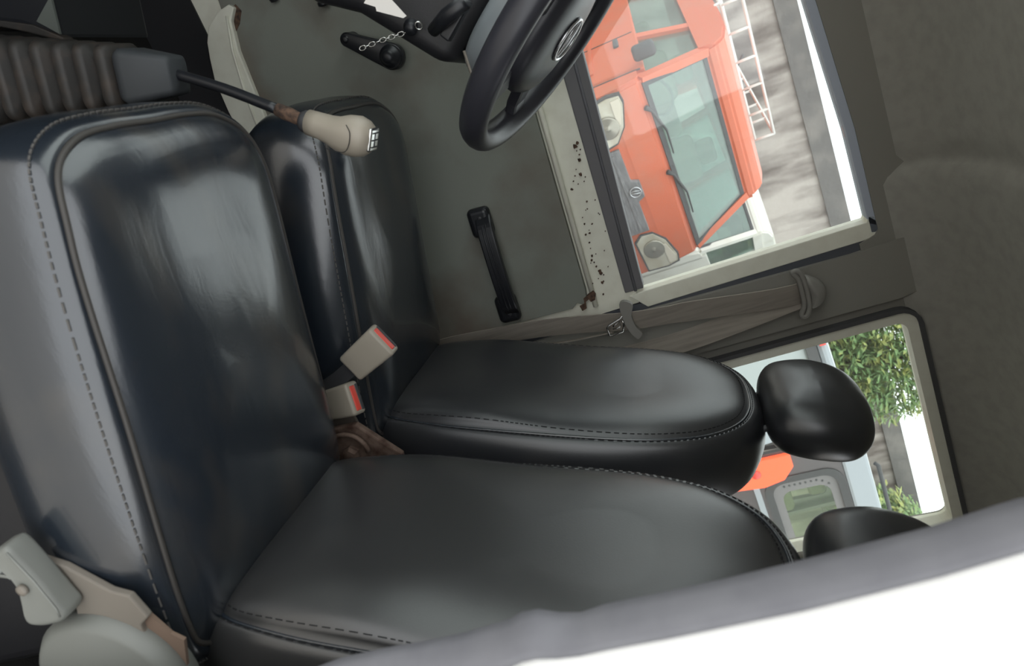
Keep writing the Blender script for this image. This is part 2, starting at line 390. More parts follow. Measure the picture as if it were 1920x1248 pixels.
# window crank
c0, c1 = at(652, 74, YD-.04), at(736, 106, YD-.04)
ca = (c1-c0).normalized(); cb_ = ca.cross(V(0, 1, 0)); Lc = (c1-c0).length
oc = []
for k in range(13):
    a = PI/2+PI*k/12; oc.append((.014*math.cos(a), .014*math.sin(a)))
for k in range(13):
    a = -PI/2+PI*k/12; oc.append((Lc+.026*math.cos(a), .026*math.sin(a)))
bm, _ = pillow(oc, [(.002, -.012), (0, -.008), (0, .006), (.003, .011), (.008, .013)], lambda a, b, h: c0+ca*a+cb_*b-V(0, 1, 0)*h, 2)
crank = mesh_obj('window_crank', bm, BLACKPL, door, True)
bm = bmesh.new(); lathe(bm, c0+V(0, .045, 0), (0, -1, 0), [(.018, 0), (.014, .03), (.010, .050), (.007, .060), (.003, .061)], 20); mesh_obj('crank_pivot', bm, BLACKPL, crank, True)
bm = bmesh.new(); lathe(bm, c1+V(0, -.010, 0), (0, -1, 0), [(.023, 0), (.0235, .004), (.021, .010), (.017, .011), (.014, .020), (.009, .024), (.003, .025)], 28); mesh_obj('crank_knob', bm, BLACKPL, crank, True)
# lock plunger at the top of the picture
lp = at(609, 8, YD-.02)
bm = bmesh.new(); lathe(bm, lp, (-.5, -.2, .1), [(.014, 0), (.014, .006), (.006, .010), (.0055, .05)], 14); mesh_obj('lock_plunger', bm, BLACKPL, door, True)
lp = at(515, 2, YD-.02)
bm = bmesh.new(); lathe(bm, lp, (-.5, -.2, .1), [(.008, 0), (.010, .006), (.006, .012), (.0055, .05)], 14); mesh_obj('latch_pin', bm, BLACKPL, door, True)

# ---- roof lining: a rounded sheet from the driver's side across to the passenger's side, stepped at the pillar
prof = [(1.515, 1.80), (1.503, 1.83), (1.482, 1.862), (1.45, 1.893), (1.40, 1.918), (1.33, 1.936), (1.22, 1.946), (1.0, 1.952), (.8, 1.952), (.6, 1.944), (.45, 1.925), (.36, 1.885)]
xs = [-.60, -.3, 0, .2, .34, .375, .392, .402, .412, .425, .45, .55, .7, .85, .865, .88, .895, .91, 1.2, 1.7, 2.32]
def lin(x, i):
    t = max(0, min(1, (x-.392)/.03)); st = t*t*(3-2*t)
    groove = -.006*math.exp(-((x-.392)/.006)**2) - .004*math.exp(-((x-.88)/.012)**2)
    y, z = prof[i]
    k = .016*st + groove
    cy, cz = .93, 1.30; L = math.hypot(y-cy, z-cz)
    front = max(0, -(x+.25))*.25
    return V(x + (.04*max(0, (1.5-y))**.5 - .02)*0, y-(y-cy)/L*k, z-(z-cz)/L*k-front)
bm = bmesh.new(); G = [[bm.verts.new(lin(x, i)) for i in range(len(prof))] for x in xs]
H2 = [[bm.verts.new(lin(x, i)+V(0, .0, .04)) for i in range(len(prof))] for x in xs]
for A, B in zip(G, G[1:]):
    for i in range(len(prof)-1): bm.faces.new((A[i], A[i+1], B[i+1], B[i]))
for A, B in zip(H2, H2[1:]):
    for i in range(len(prof)-1): bm.faces.new((A[i+1], A[i], B[i], B[i+1]))
structure(mesh_obj('ceiling', bm, HEADLINER, None, True))
# outer roof skin and side rails
bm = bmesh.new(); prism(bm, [V(-.62, .24, 1.9), V(-.62, .30, 2.0), V(-.62, 1.5, 2.0), V(-.62, 1.58, 1.9), V(-.62, 1.58, 1.80), V(-.62, 1.545, 1.80), V(-.62, 1.53, 1.99), V(-.62, .33, 1.985), V(-.62, .33, 1.80), V(-.62, .24, 1.80)], (2.95, 0, 0))
structure(mesh_obj('trim_5', bm, WHITE_BODY))
# ---- front: firewall below the windscreen, corner posts
bm = bmesh.new(); prism(bm, [V(-1.22, .3, .4), V(-1.22, 1.55, .4), V(-1.22, 1.55, 1.18), V(-1.22, .3, 1.18)], (.06, 0, 0))
structure(mesh_obj('wall_front', bm, DASHPL))
for k, y in ((6, .30), (7, 1.52)):
    bm = bmesh.new(); strip(bm, [V(-1.18, y, 1.15), V(-.55, y, 1.92)], (1, 0, 0), .09, .06)
    structure(mesh_obj('trim_%d' % k, bm, DASHPL))
structure(slab('window_3', [V(-1.19, .32, 1.16), V(-1.19, 1.50, 1.16), V(-.57, 1.50, 1.92), V(-.57, .32, 1.92)], (.004, 0, .004), GLASS2))
bm = bmesh.new(); prism(bm, [V(-1.2, YD+.02, .4), V(-.84, YD+.02, .4), V(-.84, YD+.02, 1.30), V(-1.2, YD+.02, 1.2)], (0, .03, 0)); structure(mesh_obj('trim_8', bm, DASHPL))
bm = bmesh.new(); prism(bm, [V(-1.2, YD+.0, .4), V(.56, YD+.0, .4), V(.56, YD+.0, .58), V(-1.2, YD+.0, .6)], (0, .05, 0)); structure(mesh_obj('trim_9', bm, DASHPL))
# ---- rear wall with its window
ro = [V(2.30, y, z) for y, z in rrect(.3, 1.55, .42, 1.96, .001)]; ri = [V(2.30, y, z) for y, z in rrect(.45, 1.4, 1.2, 1.75, .06)]
structure(ringslab('wall_rear', ro, ri, (.05, 0, 0), TRIMGREY))
# ---- passenger's side behind the door opening: white outer skin, dark seal on its edge
seal_in = [(1960, 925), (1920, 935), (1750, 985), (1500, 1050), (1350, 1086), (1250, 1108), (1180, 1122), (1130, 1133), (1090, 1147), (1050, 1147), (1010, 1141), (980, 1146), (955, 1160), (870, 1185), (800, 1200), (720, 1214), (640, 1232), (560, 1262), (480, 1300)]
seal_out = [(1960, 1003), (1920, 1014), (1750, 1066), (1500, 1130), (1350, 1161), (1250, 1182), (1180, 1195), (1130, 1205), (1090, 1213), (1050, 1219), (1010, 1222), (985, 1228), (960, 1240), (900, 1262), (840, 1285), (770, 1310), (700, 1335), (620, 1370), (540, 1410)]
YN = .33
A = [at(x, y, YN) for x, y in seal_in]; B = [at(x, y, YN-.01) for x, y in seal_out]
A = [A[0]+V(-.004, 0, .24)] + A + [V(.34, YN, .86), V(.36, YN, .42)]
B = [B[0]+V(-.004, 0, .24)] + B + [V(.40, YN-.01, .86), V(.42, YN-.01, .42)]
bm = bmesh.new(); sec = []
for p, q in zip(A, B):                       # soft round section
    row = []
    for t, d in ((.45, .012), (.0, .0), (.06, -.006), (.22, -.012), (.5, -.015), (.8, -.012), (1.0, -.004), (1.0, .03)):
        row.append(bm.verts.new(p.lerp(q, t)+V(0, d, 0)))
    sec.append(row)
for P0, P1 in zip(sec, sec[1:]):
    for i in range(len(P0)-1): bm.faces.new((P0[i], P0[i+1], P1[i+1], P1[i]))
structure(mesh_obj('trim_10', bm, SEALGREY, None, True))
# white skin: from the seal outwards and rearwards, gently bulged
bm = bmesh.new(); sec = []
for q in B:
    row = []
    for dx, dy in ((-.004, .0), (0, -.012), (.012, -.022), (.035, -.030), (.07, -.036), (.10, -.034), (.108, -.030), (.116, -.034), (.2, -.045), (.4, -.05)):
        row.append(bm.verts.new(q+V(dx, dy, 0)))
    row.append(bm.verts.new(V(2.34, YN-.06, q.z)))
    sec.append(row)
for P0, P1 in zip(sec, sec[1:]):
    for i in range(len(P0)-1):
        if i == len(P0)-2 and False: continue
        bm.faces.new((P0[i], P0[i+1], P1[i+1], P1[i]))
structure(mesh_obj('wall_left', bm, WHITE_BODY, None, True))
structure(ringslab('trim_11', [V(x, YN-.005, z) for x, z in rrect(.44, 2.3, .42, 1.9, .001)], [V(x, YN-.005, z) for x, z in rrect(.80, 1.9, 1.2, 1.78, .04)], (0, .02, 0), TRIMGREY))

# ================================================================== SEATS
RC = math.radians(20)
UB = V(math.sin(RC), 0, math.cos(RC)); NB = V(-math.cos(RC), 0, math.sin(RC))
def half_outline(pts, n=8):
    """pts: (across, along) for the right half from bottom centre to top centre; mirrored"""
    full = pts + [(-a, b) for a, b in pts[::-1] if abs(a) > 1e-6]
    return [(p.x, p.y) for p in catmull([(a, b, 0) for a, b in full], n, True)]
CUSH = half_outline([(0, -.145), (.06, -.145), (.115, -.138), (.158, -.112), (.178, -.065), (.188, 0), (.196, .12), (.200, .25), (.198, .36), (.186, .405), (.14, .425), (.06, .43), (0, .43)], 7)
BACK = half_outline([(0, -.04), (.10, -.04), (.155, -.02), (.178, .06), (.192, .17), (.202, .30), (.200, .42), (.186, .505), (.160, .570), (.115, .618), (.06, .641), (0, .646)], 7)
HEAD = half_outline([(0, -.092), (.06, -.092), (.105, -.078), (.126, -.035), (.130, .01), (.118, .055), (.088, .084), (.045, .096), (0, .098)], 6)
def build_seat(label, yc, dx, mc, mb_, recl):
    t = thing('front_seat', label, 'seat', (.2+dx, yc, .45), 'front seats')
    hinge = V(.37+dx, yc, .865)
    def cxf(a, b, h):                        # a across, b along (front to rear)
        z = 1.0 - .30*(b+.1)
        ay = a
        # puffed top: a broad hump with a valley inside the near and far seams, front rolls down
        if h > .0005:
            k = min(1, h/.02)
            z += k*(.005*math.exp(-((a-.05)/.10)**2) - .006*math.exp(-((a+.105)/.04)**2)*math.exp(-((b-.02)/.16)**2))
            z += -k*.006*math.exp(-((b-.30)/.14)**2)*math.exp(-(a/.14)**2)
        if h > .0005: z -= min(1, h/.02)*.019*math.exp(-((b+.015)/.085)**2)*math.exp(-((a-.03)/.12)**2)
        front = max(0, -.03-b)
        return V(b+dx, yc+ay, z+h - front*front*2.2)
    prof = [(.10, -.165), (.045, -.165), (.02, -.160), (.008, -.148), (-.004, -.125), (-.012, -.098), (-.014, -.072), (-.010, -.045), (-.002, -.024), (.006, -.010), (.013, -.002), (.019, .001), (.024, .000), (.032, .006), (.045, .014), (.065, .021), (.09, .026), (.12, .029), (.15, .030), (.17, .030)]
    bm, L = pillow(CUSH, prof, cxf, 2)
    cu = mesh_obj('cushion', bm, mc, t, True)
    tube_obj('piping', [p+V(0, 0, .001) for p in L[24]], .0032, PIPING, cu, 6, True)
    bm = bmesh.new(); ln = L[18]
    for k in range(len(ln)):
        p, q = ln[k], ln[(k+1) % len(ln)]
        n = max(1, int((q-p).length/.009))
        for j in range(n):
            u, v = p.lerp(q, (j+.1)/n), p.lerp(q, (j+.75)/n)
            o = (u - V(.14+dx, yc, u.z)).normalized()*.0008 + V(0, 0, .0006)
            tube(bm, [u+o, v+o], .0012, 4)
    stuff(mesh_obj('stitching', bm, THREAD, cu))
    # backrest
    def bxf(a, b, h):
        hh = h
        if h > .0005: hh += .010*math.exp(-((b-.15)/.12)**2) - .006*math.exp(-(a/.08)**2)*math.exp(-((b-.42)/.15)**2)
        return hinge + UB*b + V(0, a, 0) + NB*hh
    prof = [(.07, -.135), (.03, -.132), (.010, -.122), (.0, -.100), (-.006, -.070), (-.004, -.040), (.003, -.018), (.012, -.004), (.020, .000), (.025, -.001), (.034, .006), (.05, .013), (.075, .018), (.11, .021), (.15, .022), (.18, .022)]
    bm, L = pillow(BACK, prof, bxf, 2)
    ba = mesh_obj('backrest', bm, mb_, t, True)
    tube_obj('piping', [p+NB*.0005 for p in L[18]], .0026, LEATHER, ba, 6, True)
    bm = bmesh.new()
    for ln, o in ((L[16], NB*.0006), (L[20], NB*.0006)):
        for k in range(len(ln)):
            p, q = ln[k], ln[(k+1) % len(ln)]
            n = max(1, int((q-p).length/.008))
            for j in range(n):
                tube(bm, [p.lerp(q, (j+.1)/n)+o, p.lerp(q, (j+.7)/n)+o], .0008, 4)
    stuff(mesh_obj('stitching', bm, DARKTHREAD, ba))
    # headrest
    hc = hinge + UB*.730 - NB*.018
    def hxf(a, b, h): return hc + UB*b*.90 + V(0, a*.97, 0) + NB*(h - .25*max(0, b)*1.0*.4)
    prof = [(.075, -.052), (.045, -.050), (.02, -.043), (.006, -.030), (-.002, -.012), (-.003, .006), (.003, .024), (.014, .038), (.032, .048), (.055, .053), (.08, .056), (.105, .0565)]
    bm, L = pillow(HEAD, prof, hxf, 4, .118); hr = mesh_obj('headrest', bm, LEATHER2, t, True)
    for s in (-.06, .06):
        tube_obj('post', [hinge+UB*.60+V(0, s, 0)-NB*.06, hc-UB*.06+V(0, s, 0)], .006, RUBBER, hr)
    # frame under the cushion
    bm = bmesh.new(); rbox(bm, (.42, .34, .34), .02, frame_xf((.16+dx, yc, .635), (1, 0, 0), (0, 1, 0), (0, 0, 1)), 2, 2)
    mesh_obj('seat_base', bm, DASHPL, t)
    return t, hinge
pseat, ph = build_seat('near passenger seat covered in scuffed black leatherette, lever on its side', .655, 0, LEATHER, LEATHER3, True)
dseat, dh = build_seat('far black driver seat beside the door, headrest against rear window', 1.145, .03, LEATHER, LEATHER2, False)
# passenger recliner: lever, round hinge cover, side shield
YR = .428
lev = [(-40, 1062), (-22, 1042), (-4, 1030), (14, 1032), (62, 1082), (104, 1132), (120, 1152), (116, 1166), (100, 1172), (72, 1176), (50, 1168), (38, 1128), (10, 1074), (-28, 1072)]
oc = [(p.x, p.z) for p in catmull([at(x, y, YR-.02) for x, y in lev], 4, True)]
bm, _ = pillow(oc, [(.002, -.004), (0, -.001), (0, .015), (.002, .019), (.005, .0205), (.010, .0205)], lambda a, b, h: V(a, YR-h, b), 2)
lever = mesh_obj('recliner_lever', bm, GREYPL, pseat, True)
tube_obj('lever_edge', [at(x, y, YR-.024) for x, y in ((12, 1036), (62, 1088), (106, 1142), (112, 1156))], .0012, GREYPL, lever)
c = at(42, 1106, YR-.023); bm = bmesh.new(); lathe(bm, c, (0, -1, 0), [(.0055, -.002), (.0055, .002), (.002, .0026)], 14); mesh_obj('screw', bm, BEIGEPL2, lever, True)
cc = at(205, 1290, YR-.006); bm = bmesh.new(); lathe(bm, cc+V(0, .03, 0), (0, -1, 0), [(.086, 0), (.086, .020), (.079, .030), (.074, .032), (.01, .034)], 40)
mesh_obj('hinge_cover', bm, GREYPL, pseat, True)
sh = [(70, 1046), (120, 1062), (205, 1108), (242, 1118), (277, 1158), (264, 1172), (268, 1184), (330, 1250), (372, 1300), (300, 1360), (200, 1300), (150, 1180), (140, 1130), (95, 1085)]
slab('side_shield', [at(x, y, YR+.006) for x, y in sh], (0, .008, 0), BEIGEPL2, pseat, bevel=.002)
fm = [(240, 1118), (320, 1188), (345, 1200), (352, 1260), (330, 1250), (268, 1184), (264, 1172), (277, 1158)]
slab('foam_edge', [at(x, y, YR+.012) for x, y in fm], (0, .004, 0), mat('brown_foam', (.16, .11, .08), .95), pseat)
# knuckle between the seats on the passenger seat's inner side
hc2 = V(.40, .875, .845)
brk = slab('hinge_bracket', [hc2+V(x, 0, z) for x, z in ((-.06, -.07), (.05, -.07), (.085, .0), (.07, .075), (.02, .09), (-.05, .04))], (0, .012, 0), RUSTYSTEEL, pseat, bevel=.003)
bm = bmesh.new(); lathe(bm, hc2+V(-.005, -.002, .012), (0, -1, 0), [(.015, 0), (.015, .006), (.011, .012), (.004, .013)], 6); mesh_obj('bolt', bm, RUSTYSTEEL, brk)
tube_obj('spring', [hc2+V(-.01+.034*math.cos(a*.22+1.4), -.010, .012+.034*math.sin(a*.22+1.4)) for a in range(17)], .004, RUSTYSTEEL, brk)

# ================================================================== BELTS AND BUCKLES
def buckle(label, base, tip, wdir, L=.078):
    t = thing('belt_buckle', label, 'seat belt buckle', base, 'belt buckles between the seats')
    ax = (tip-base).normalized(); wd = Vector(wdir); wd = (wd-ax*wd.dot(ax)).normalized(); n = ax.cross(wd)
    c = base+ax*L/2
    bm = bmesh.new(); xf = frame_xf(c, ax, wd, n)
    rbox(bm, (L, .050, .027), .0055, lambda p: xf(V(p.x, p.y*(1+.06*p.x/L*2), p.z)), 2, 3)
    b = mesh_obj('buckle_body', bm, BEIGEPL, t, True)
    box_obj('release_button', c+ax*(L/2-.002)-n*.002, (.007, .040, .011), .002, REDPL, t, ax, wd, n)
    box_obj('tongue_slot', c+ax*(L/2-.0015)+n*.0075, (.005, .042, .006), .0015, RUBBER, t, ax, wd, n)
    bm = bmesh.new(); strip(bm, [base+ax*.005, base-ax*.035, base-ax*.05+V(.01, 0, -.05)], wd, .024, .004)
    mesh_obj('stalk', bm, RUBBER, t)
    return t
b1 = at(660, 688, .90); t1 = at(728, 628, .90)
buckle('upper beige belt buckle between the seats, broad side up, thin red button edge', b1, t1, at(690, 715, .915)-at(640, 665, .915))
b2 = at(604, 762, .905); t2 = at(694, 738, .880)
buckle('lower beige belt buckle between the seats, wide red button facing up', b2, t2, (at(700, 762, .85)-at(650, 705, .85)) + V(0, -.02, 0))
# grey fabric flap under the buckles
tag(slab('fabric_flap', [at(x, y, .90) for x, y in ((605, 785), (662, 778), (690, 832), (700, 846), (612, 850))], (0, .006, 0), mat('brown_cloth', (.085, .07, .058), .95, bump=(500, .4, .001))), 'small brown cloth flap hanging under the lower belt buckle', 'cloth')
# driver's belt on the pillar
belt = thing('seat_belt', 'grey brown driver seat belt hanging down the pillar between the windows', 'seat belt', at(1530, 550, 1.47))
YB = 1.455
bm = bmesh.new()
cl = catmull([at(x, y, YB+d) for x, y, d in ((1503, 549, 0), (1440, 562, -.005), (1300, 582, -.008), (1190, 600, -.012), (1100, 607, -.012), (1010, 616, -.008), (930, 630, 0), (840, 648, .005), (790, 668, .0))], 6)
strip(bm, cl, (1, .25, 0), [.050 if i < 14 else .046 for i in range(len(cl))], .003)
mesh_obj('webbing', bm, WEBBING, belt)
bm = bmesh.new()
cl = catmull([at(x, y, YB+.012+d) for x, y, d in ((1500, 556, 0), (1400, 596, .002), (1280, 640, .004), (1160, 672, .004), (1040, 700, .0))], 6)
strip(bm, cl, (1, -.5, 0), .048, .003); mesh_obj('webbing', bm, WEBBING, belt)
bm = bmesh.new()
cl = catmull([at(x, y, YB-.006) for x, y in ((1150, 622), (1060, 640), (960, 652), (860, 668), (800, 690))], 6)
strip(bm, cl, (.3, 1, 0), .03, .002); mesh_obj('webbing', bm, WEBBING, belt)
# upper anchor: swivel bar and rounded cover
BELTPL = mat('belt_grey_plastic', (.22, .21, .19), .6)
tube_obj('anchor_ring', catmull([at(x, y, YB-.012) for x, y in ((1486, 512), (1496, 522), (1504, 548), (1508, 572), (1503, 590), (1512, 592), (1518, 574), (1512, 540), (1502, 514), (1492, 508))], 3, True), .0055, BELTPL, belt, 8, True)
cov = [(1508, 520), (1528, 522), (1547, 535), (1549, 553), (1538, 570), (1520, 577), (1516, 560)]
bm = bmesh.new(); oc = [(p.x, p.z) for p in catmull([at(x, y, YB) for x, y in cov], 4, True)]
bm, _ = pillow(oc, [(.004, -.02), (0, -.01), (.002, .008), (.008, .016), (.02, .020)], lambda a, b, h: V(a, YB-h, b)); mesh_obj('anchor_cover', bm, BELTPL, belt, True)
# tongue
bm = bmesh.new()
tg = catmull([at(x, y, YB-.024) for x, y in ((1161, 572), (1170, 565), (1186, 572), (1184, 592), (1192, 612), (1204, 624), (1200, 634), (1190, 632), (1174, 612), (1166, 592))], 3, True)
prism(bm, tg, (0, .012, 0)); mesh_obj('tongue_grip', bm, BELTPL, belt)
tube_obj('tongue_plate', [at(x, y, YB-.02) for x, y in ((1170, 590), (1163, 596), (1142, 609), (1138, 614), (1143, 629), (1148, 629), (1168, 621), (1170, 606), (1166, 600))], .0022, STEEL, belt, 6)
tube_obj('tongue_plate', [at(x, y, YB-.02) for x, y in ((1162, 602), (1150, 611), (1149, 617), (1163, 613))], .0015, STEEL, belt, 6, True)

# ================================================================== GEAR LEVER AND FLOOR CONSOLE
YG = .90
gear = thing('gear_lever', 'tall gear lever with ribbed dusty boot and beige knob', 'gear lever', at(20, 160, YG))
g0, g1 = at(-30, 150, YG), at(250, 143, YG); g2 = at(335, 140, YG)
ax = (g1-g0).normalized(); n1 = V(0, 1, 0).cross(ax).normalized(); n1 = n1 if n1.x > 0 else -n1; n2 = ax.cross(n1)
def sqring(bm, c, hw, ht, K=4):
    o = []
    for cx, cy, a0 in ((1, 1, 0), (-1, 1, 90), (-1, -1, 180), (1, -1, 270)):
        for k in range(K+1):
            a = math.radians(a0+90*k/K); r = min(hw, ht)*.35
            o.append(bm.verts.new(c+n1*(cx*(hw-r)+r*math.cos(a))+n2*(cy*(ht-r)+r*math.sin(a))))
    return o
def loft(bm, rings):
    for A_, B_ in zip(rings, rings[1:]):
        n = len(A_)
        for k in range(n): bm.faces.new((A_[k], A_[(k+1) % n], B_[(k+1) % n], B_[k]))
    bm.faces.new(rings[0][::-1]); bm.faces.new(rings[-1]); return bm
Lg = (g1-g0).length; bm = bmesh.new(); R_ = []
NR = 8
for k in range(NR):
    t0 = k/NR; hw = .058-.020*t0
    for dt, dr in ((0, -.016), (.012, -.003), (.03, .001), (.065, .002), (.085, -.001), (.092, -.016)):
        c = g0+ax*Lg*(t0+dt*1.1)
        R_.append(sqring(bm, c, hw+dr, hw*.9+dr))
loft(bm, R_); boot = mesh_obj('boot', bm, BOOT, gear, True)
bm = bmesh.new(); loft(bm, [sqring(bm, g1+ax*h, hw, hw*.9) for h, hw in ((-.004, .032), (.004, .036), (.010, .036), (.068, .025), (.072, .020))]); mesh_obj('boot_collar', bm, BOOTTOP, gear, True)
sp = [at(x, y, YG-d) for x, y, d in ((320, 136, 0), (420, 166, .01), (520, 205, .02))]
tube_obj('lever_rod', catmull(sp, 5), .0072, BLACKPL, gear, 10)
k0, k1 = sp[-1], at(580, 231, YG-.026)
tube_obj('worn_sleeve', [k0, k0.lerp(k1, .3), k0.lerp(k1, .7), k1], [.0085, .0095, .0085, .008], RUST, gear, 10)
kb, kt = at(566, 226, YG-.026), at(700, 262, YG-.034)
kx = (kt-kb).normalized(); bm = bmesh.new(); lathe(bm, kb, kx, [(.012, 0), (.0145, .004), (.0145, .014), (.012, .016)], 16); mesh_obj('knob_collar', bm, RUBBER, gear, True)
# knob: slim neck growing into a flattened head
Lk = (kt-kb).length; bm = bmesh.new(); rings = []
ky = V(0, 1, 0); ky = (ky-kx*ky.dot(kx)).normalized(); kz = kx.cross(ky); kz = kz if kz.x > 0 else -kz
for t, ru, rd, wy in ((.10, .0165, .0165, .016), (.25, .0165, .0175, .017), (.40, .0165, .021, .019), (.52, .018, .026, .022), (.66, .0235, .0285, .0245), (.80, .0255, .0275, .0255), (.90, .0225, .024, .0235), (.96, .018, .019, .019), (1.0, .011, .012, .012)):
    c = kb+kx*Lk*t
    rings.append([bm.verts.new(c+kz*(rd if math.sin(2*PI*k/28) > 0 else ru)*math.sin(2*PI*k/28)+ky*wy*math.cos(2*PI*k/28)) for k in range(28)])
loft(bm, rings); knob = mesh_obj('knob', bm, BEIGEPL, gear, True)
bm = bmesh.new(); cpt = kb+kx*Lk*.99; xf = frame_xf(cpt, kx, ky, kz)
rbox(bm, (.006, .024, .030), .003, xf, 2, 2); cap = mesh_obj('shift_plate', bm, STEEL, knob, True)
cw = kb+kx*Lk*.62-ky*.0245
def kp(a, b): return kb+kx*Lk*a+kz*b-ky*.0262
tube_obj('grip_seam', catmull([kp(.48, .020), kp(.62, .021), kp(.75, .019), kp(.80, .010), kp(.80, -.006), kp(.74, -.015)], 4), .0006, DARKTHREAD, knob, 5)
for b in (-.009, 0, .009):
    tube_obj('shift_mark', [cpt+kx*.0032+kz*b-ky*.008, cpt+kx*.0032+kz*b+ky*.008], .0009, RUBBER, cap, 5)
tube_obj('shift_mark', [cpt+kx*.0032-kz*.009, cpt+kx*.0032+kz*.009], .0009, RUBBER, cap, 5)
# low console in front of the lever
con = thing('floor_console', 'black glossy floor console in front of the gear boot', 'console', V(-.40, 1.0, .45))
cpts = [at(x, y, 1.02) for x, y in ((-40, 40), (-5, 38), (30, 0), (95, -5), (118, 72), (60, 62), (5, 42))]
slab('console_side', [at(x, y, .985) for x, y in ((-60, 60), (2, 40), (42, 45), (116, 72), (92, -20), (60, -60), (-80, -60))], (0, .20, 0), BLACKPL, con, bevel=.006)
slab('console_rim', [at(x, y, .978) for x, y in ((-60, 62), (0, 38), (60, 46), (118, 70), (120, 78), (50, 60), (0, 50), (-60, 72))], (0, .02, 0), BOOT, con, bevel=.002)
slab('gloss_panel', [at(x, y, .980) for x, y in ((68, 40), (90, 0), (95, -5), (112, 64))], (0, .004, 0), mat('glossy_grey_plastic', (.10, .11, .10), .3), con)
# footwell hump and engine cover under the seats
hump = box_obj('engine_cover', V(.16, .90, .56), (.60, .09, .20), .03, CARPET); tag(hump, 'black carpeted engine cover between the two seats', 'engine cover')

# ================================================================== DASH, COLUMN, STEERING WHEEL
dash = thing('dashboard', 'black textured dashboard and steering column cowl behind the wheel', 'dashboard', V(-.9, .93, .45))
bm = bmesh.new(); prism(bm, [V(-1.16, .36, .60), V(-.80, .36, .70), V(-.62, .36, .95), V(-.54, .36, 1.08), V(-.56, .36, 1.18), V(-.8, .36, 1.24), V(-1.16, .36, 1.22)], (0, 1.12, 0)); bmesh.ops.recalc_face_normals(bm, faces=bm.faces)
bmesh.ops.bevel(bm, geom=list(bm.edges), offset=.03, segments=3, affect='EDGES'); mesh_obj('dash_body', bm, DASHPL, dash)
WN = V(.83, -.10, .553).normalized()          # wheel axis towards the driver
WC = V(-.072, 1.125, 1.345)
wy = V(0, 1, 0); wy = (wy-WN*wy.dot(WN)).normalized(); wd = wy.cross(WN); wd = wd if wd.z < 0 else -wd     # wd: down the wheel
cow = thing('column_cowl', 'black textured steering column cowl below the wheel', 'cowl', WC-WN*.3)
bm = bmesh.new(); xf = frame_xf(WC-WN*.245+wd*.055, WN, wy, wd)
rbox(bm, (.32, .20, .20), .03, lambda p: xf(V(p.x, p.y*(1-.25*(p.x+.16)/.32), p.z*(1-.28*(p.x+.16)/.32)+.02*(p.x<0))), 3, 4); mesh_obj('cowl_shell', bm, DASHPL, cow, True)
tube_obj('column_tube', [WC-WN*.30+wd*.04, WC-WN*.62+wd*.04], .045, RUBBER, cow, 14)
box_obj('rocker_switch', V(-.128, 1.017, 1.238), (.016, .014, .060), .003, BLACKPL, cow, WN, wy, wd)
tube_obj('indicator_stalk', [at(812, 58, 1.02), at(838, 30, 1.0), at(872, 4, .985)], [.009, .011, .010], BLACKPL, cow, 10)
tube_obj('steel_clip', [at(870, 95, 1.04), at(886, 145, 1.04), at(897, 147, 1.04)], .0022, BEIGEPL2, cow, 6)
wheel = thing('steering_wheel', 'black steering wheel seen edge on with oval badge hub', 'steering wheel', WC)
RW = .195
def wp(r, a, h=0): return WC + (wd*math.cos(a)+wy*math.sin(a))*r + WN*h
bm = bmesh.new(); N = 64; rings = []
for i in range(N):
    a = 2*PI*i/N; rad = wd*math.cos(a)+wy*math.sin(a)
    rings.append([bm.verts.new(WC+rad*(RW+.018*math.cos(2*PI*k/14))+WN*(.0225*math.sin(2*PI*k/14))) for k in range(14)])
for i in range(N):
    A_, B_ = rings[i], rings[(i+1) % N]
    for k in range(14): bm.faces.new((A_[k], A_[(k+1) % 14], B_[(k+1) % 14], B_[k]))
mesh_obj('rim', bm, HUBPL, wheel, True)
bm = bmesh.new(); ho = [(.098*math.copysign(abs(math.cos(a))**.8, math.cos(a)), .108*math.copysign(abs(math.sin(a))**.8, math.sin(a))) for a in [2*PI*k/40 for k in range(40)]]
bm, _ = pillow(ho, [(.03, -.03), (.01, -.028), (.0, -.02), (.0, .002), (.006, .012), (.02, .019), (.04, .024), (.06, .026)], lambda a_, b_, h: WC+wy*a_+wd*b_+WN*h)
hub = mesh_obj('hub', bm, HUBPL, wheel, True)
so = [(.078*math.copysign(abs(math.cos(a))**.7, math.cos(a)), .005+.115*math.copysign(abs(math.sin(a))**.7, math.sin(a))) for a in [2*PI*k/40 for k in range(40)]]
SHELL = mat('grey_hub_shell', (.22, .245, .26), .33, bump=(700, .15, .0005))
bm, LL = pillow(so, [(.035, -.088), (.015, -.085), (.004, -.078), (.0, -.066), (.0, -.032), (.006, -.026), (.02, -.025)], lambda a_, b_, h: WC+wy*a_+wd*b_+WN*h, 2)
shell = mesh_obj('hub_shell', bm, SHELL, wheel, True)
tube_obj('shell_lip', [p for p in LL[7]], .004, HUBPL, shell, 6, True)
for a in (-.62, .62, PI/2+.35, -PI/2-.35):
    bm = bmesh.new(); dirr = wd*math.cos(a)+wy*math.sin(a)
    strip(bm, [wp(.06, a, -.004), wp(.11, a, -.008), wp(.16, a, -.010), wp(RW-.004, a, -.004)], WN.cross(dirr), [.055, .045, .036, .042], .020)
    o = mesh_obj('spoke', bm, HUBPL, wheel); bv = o.modifiers.new('bevel', 'BEVEL'); bv.width = .006; bv.segments = 2
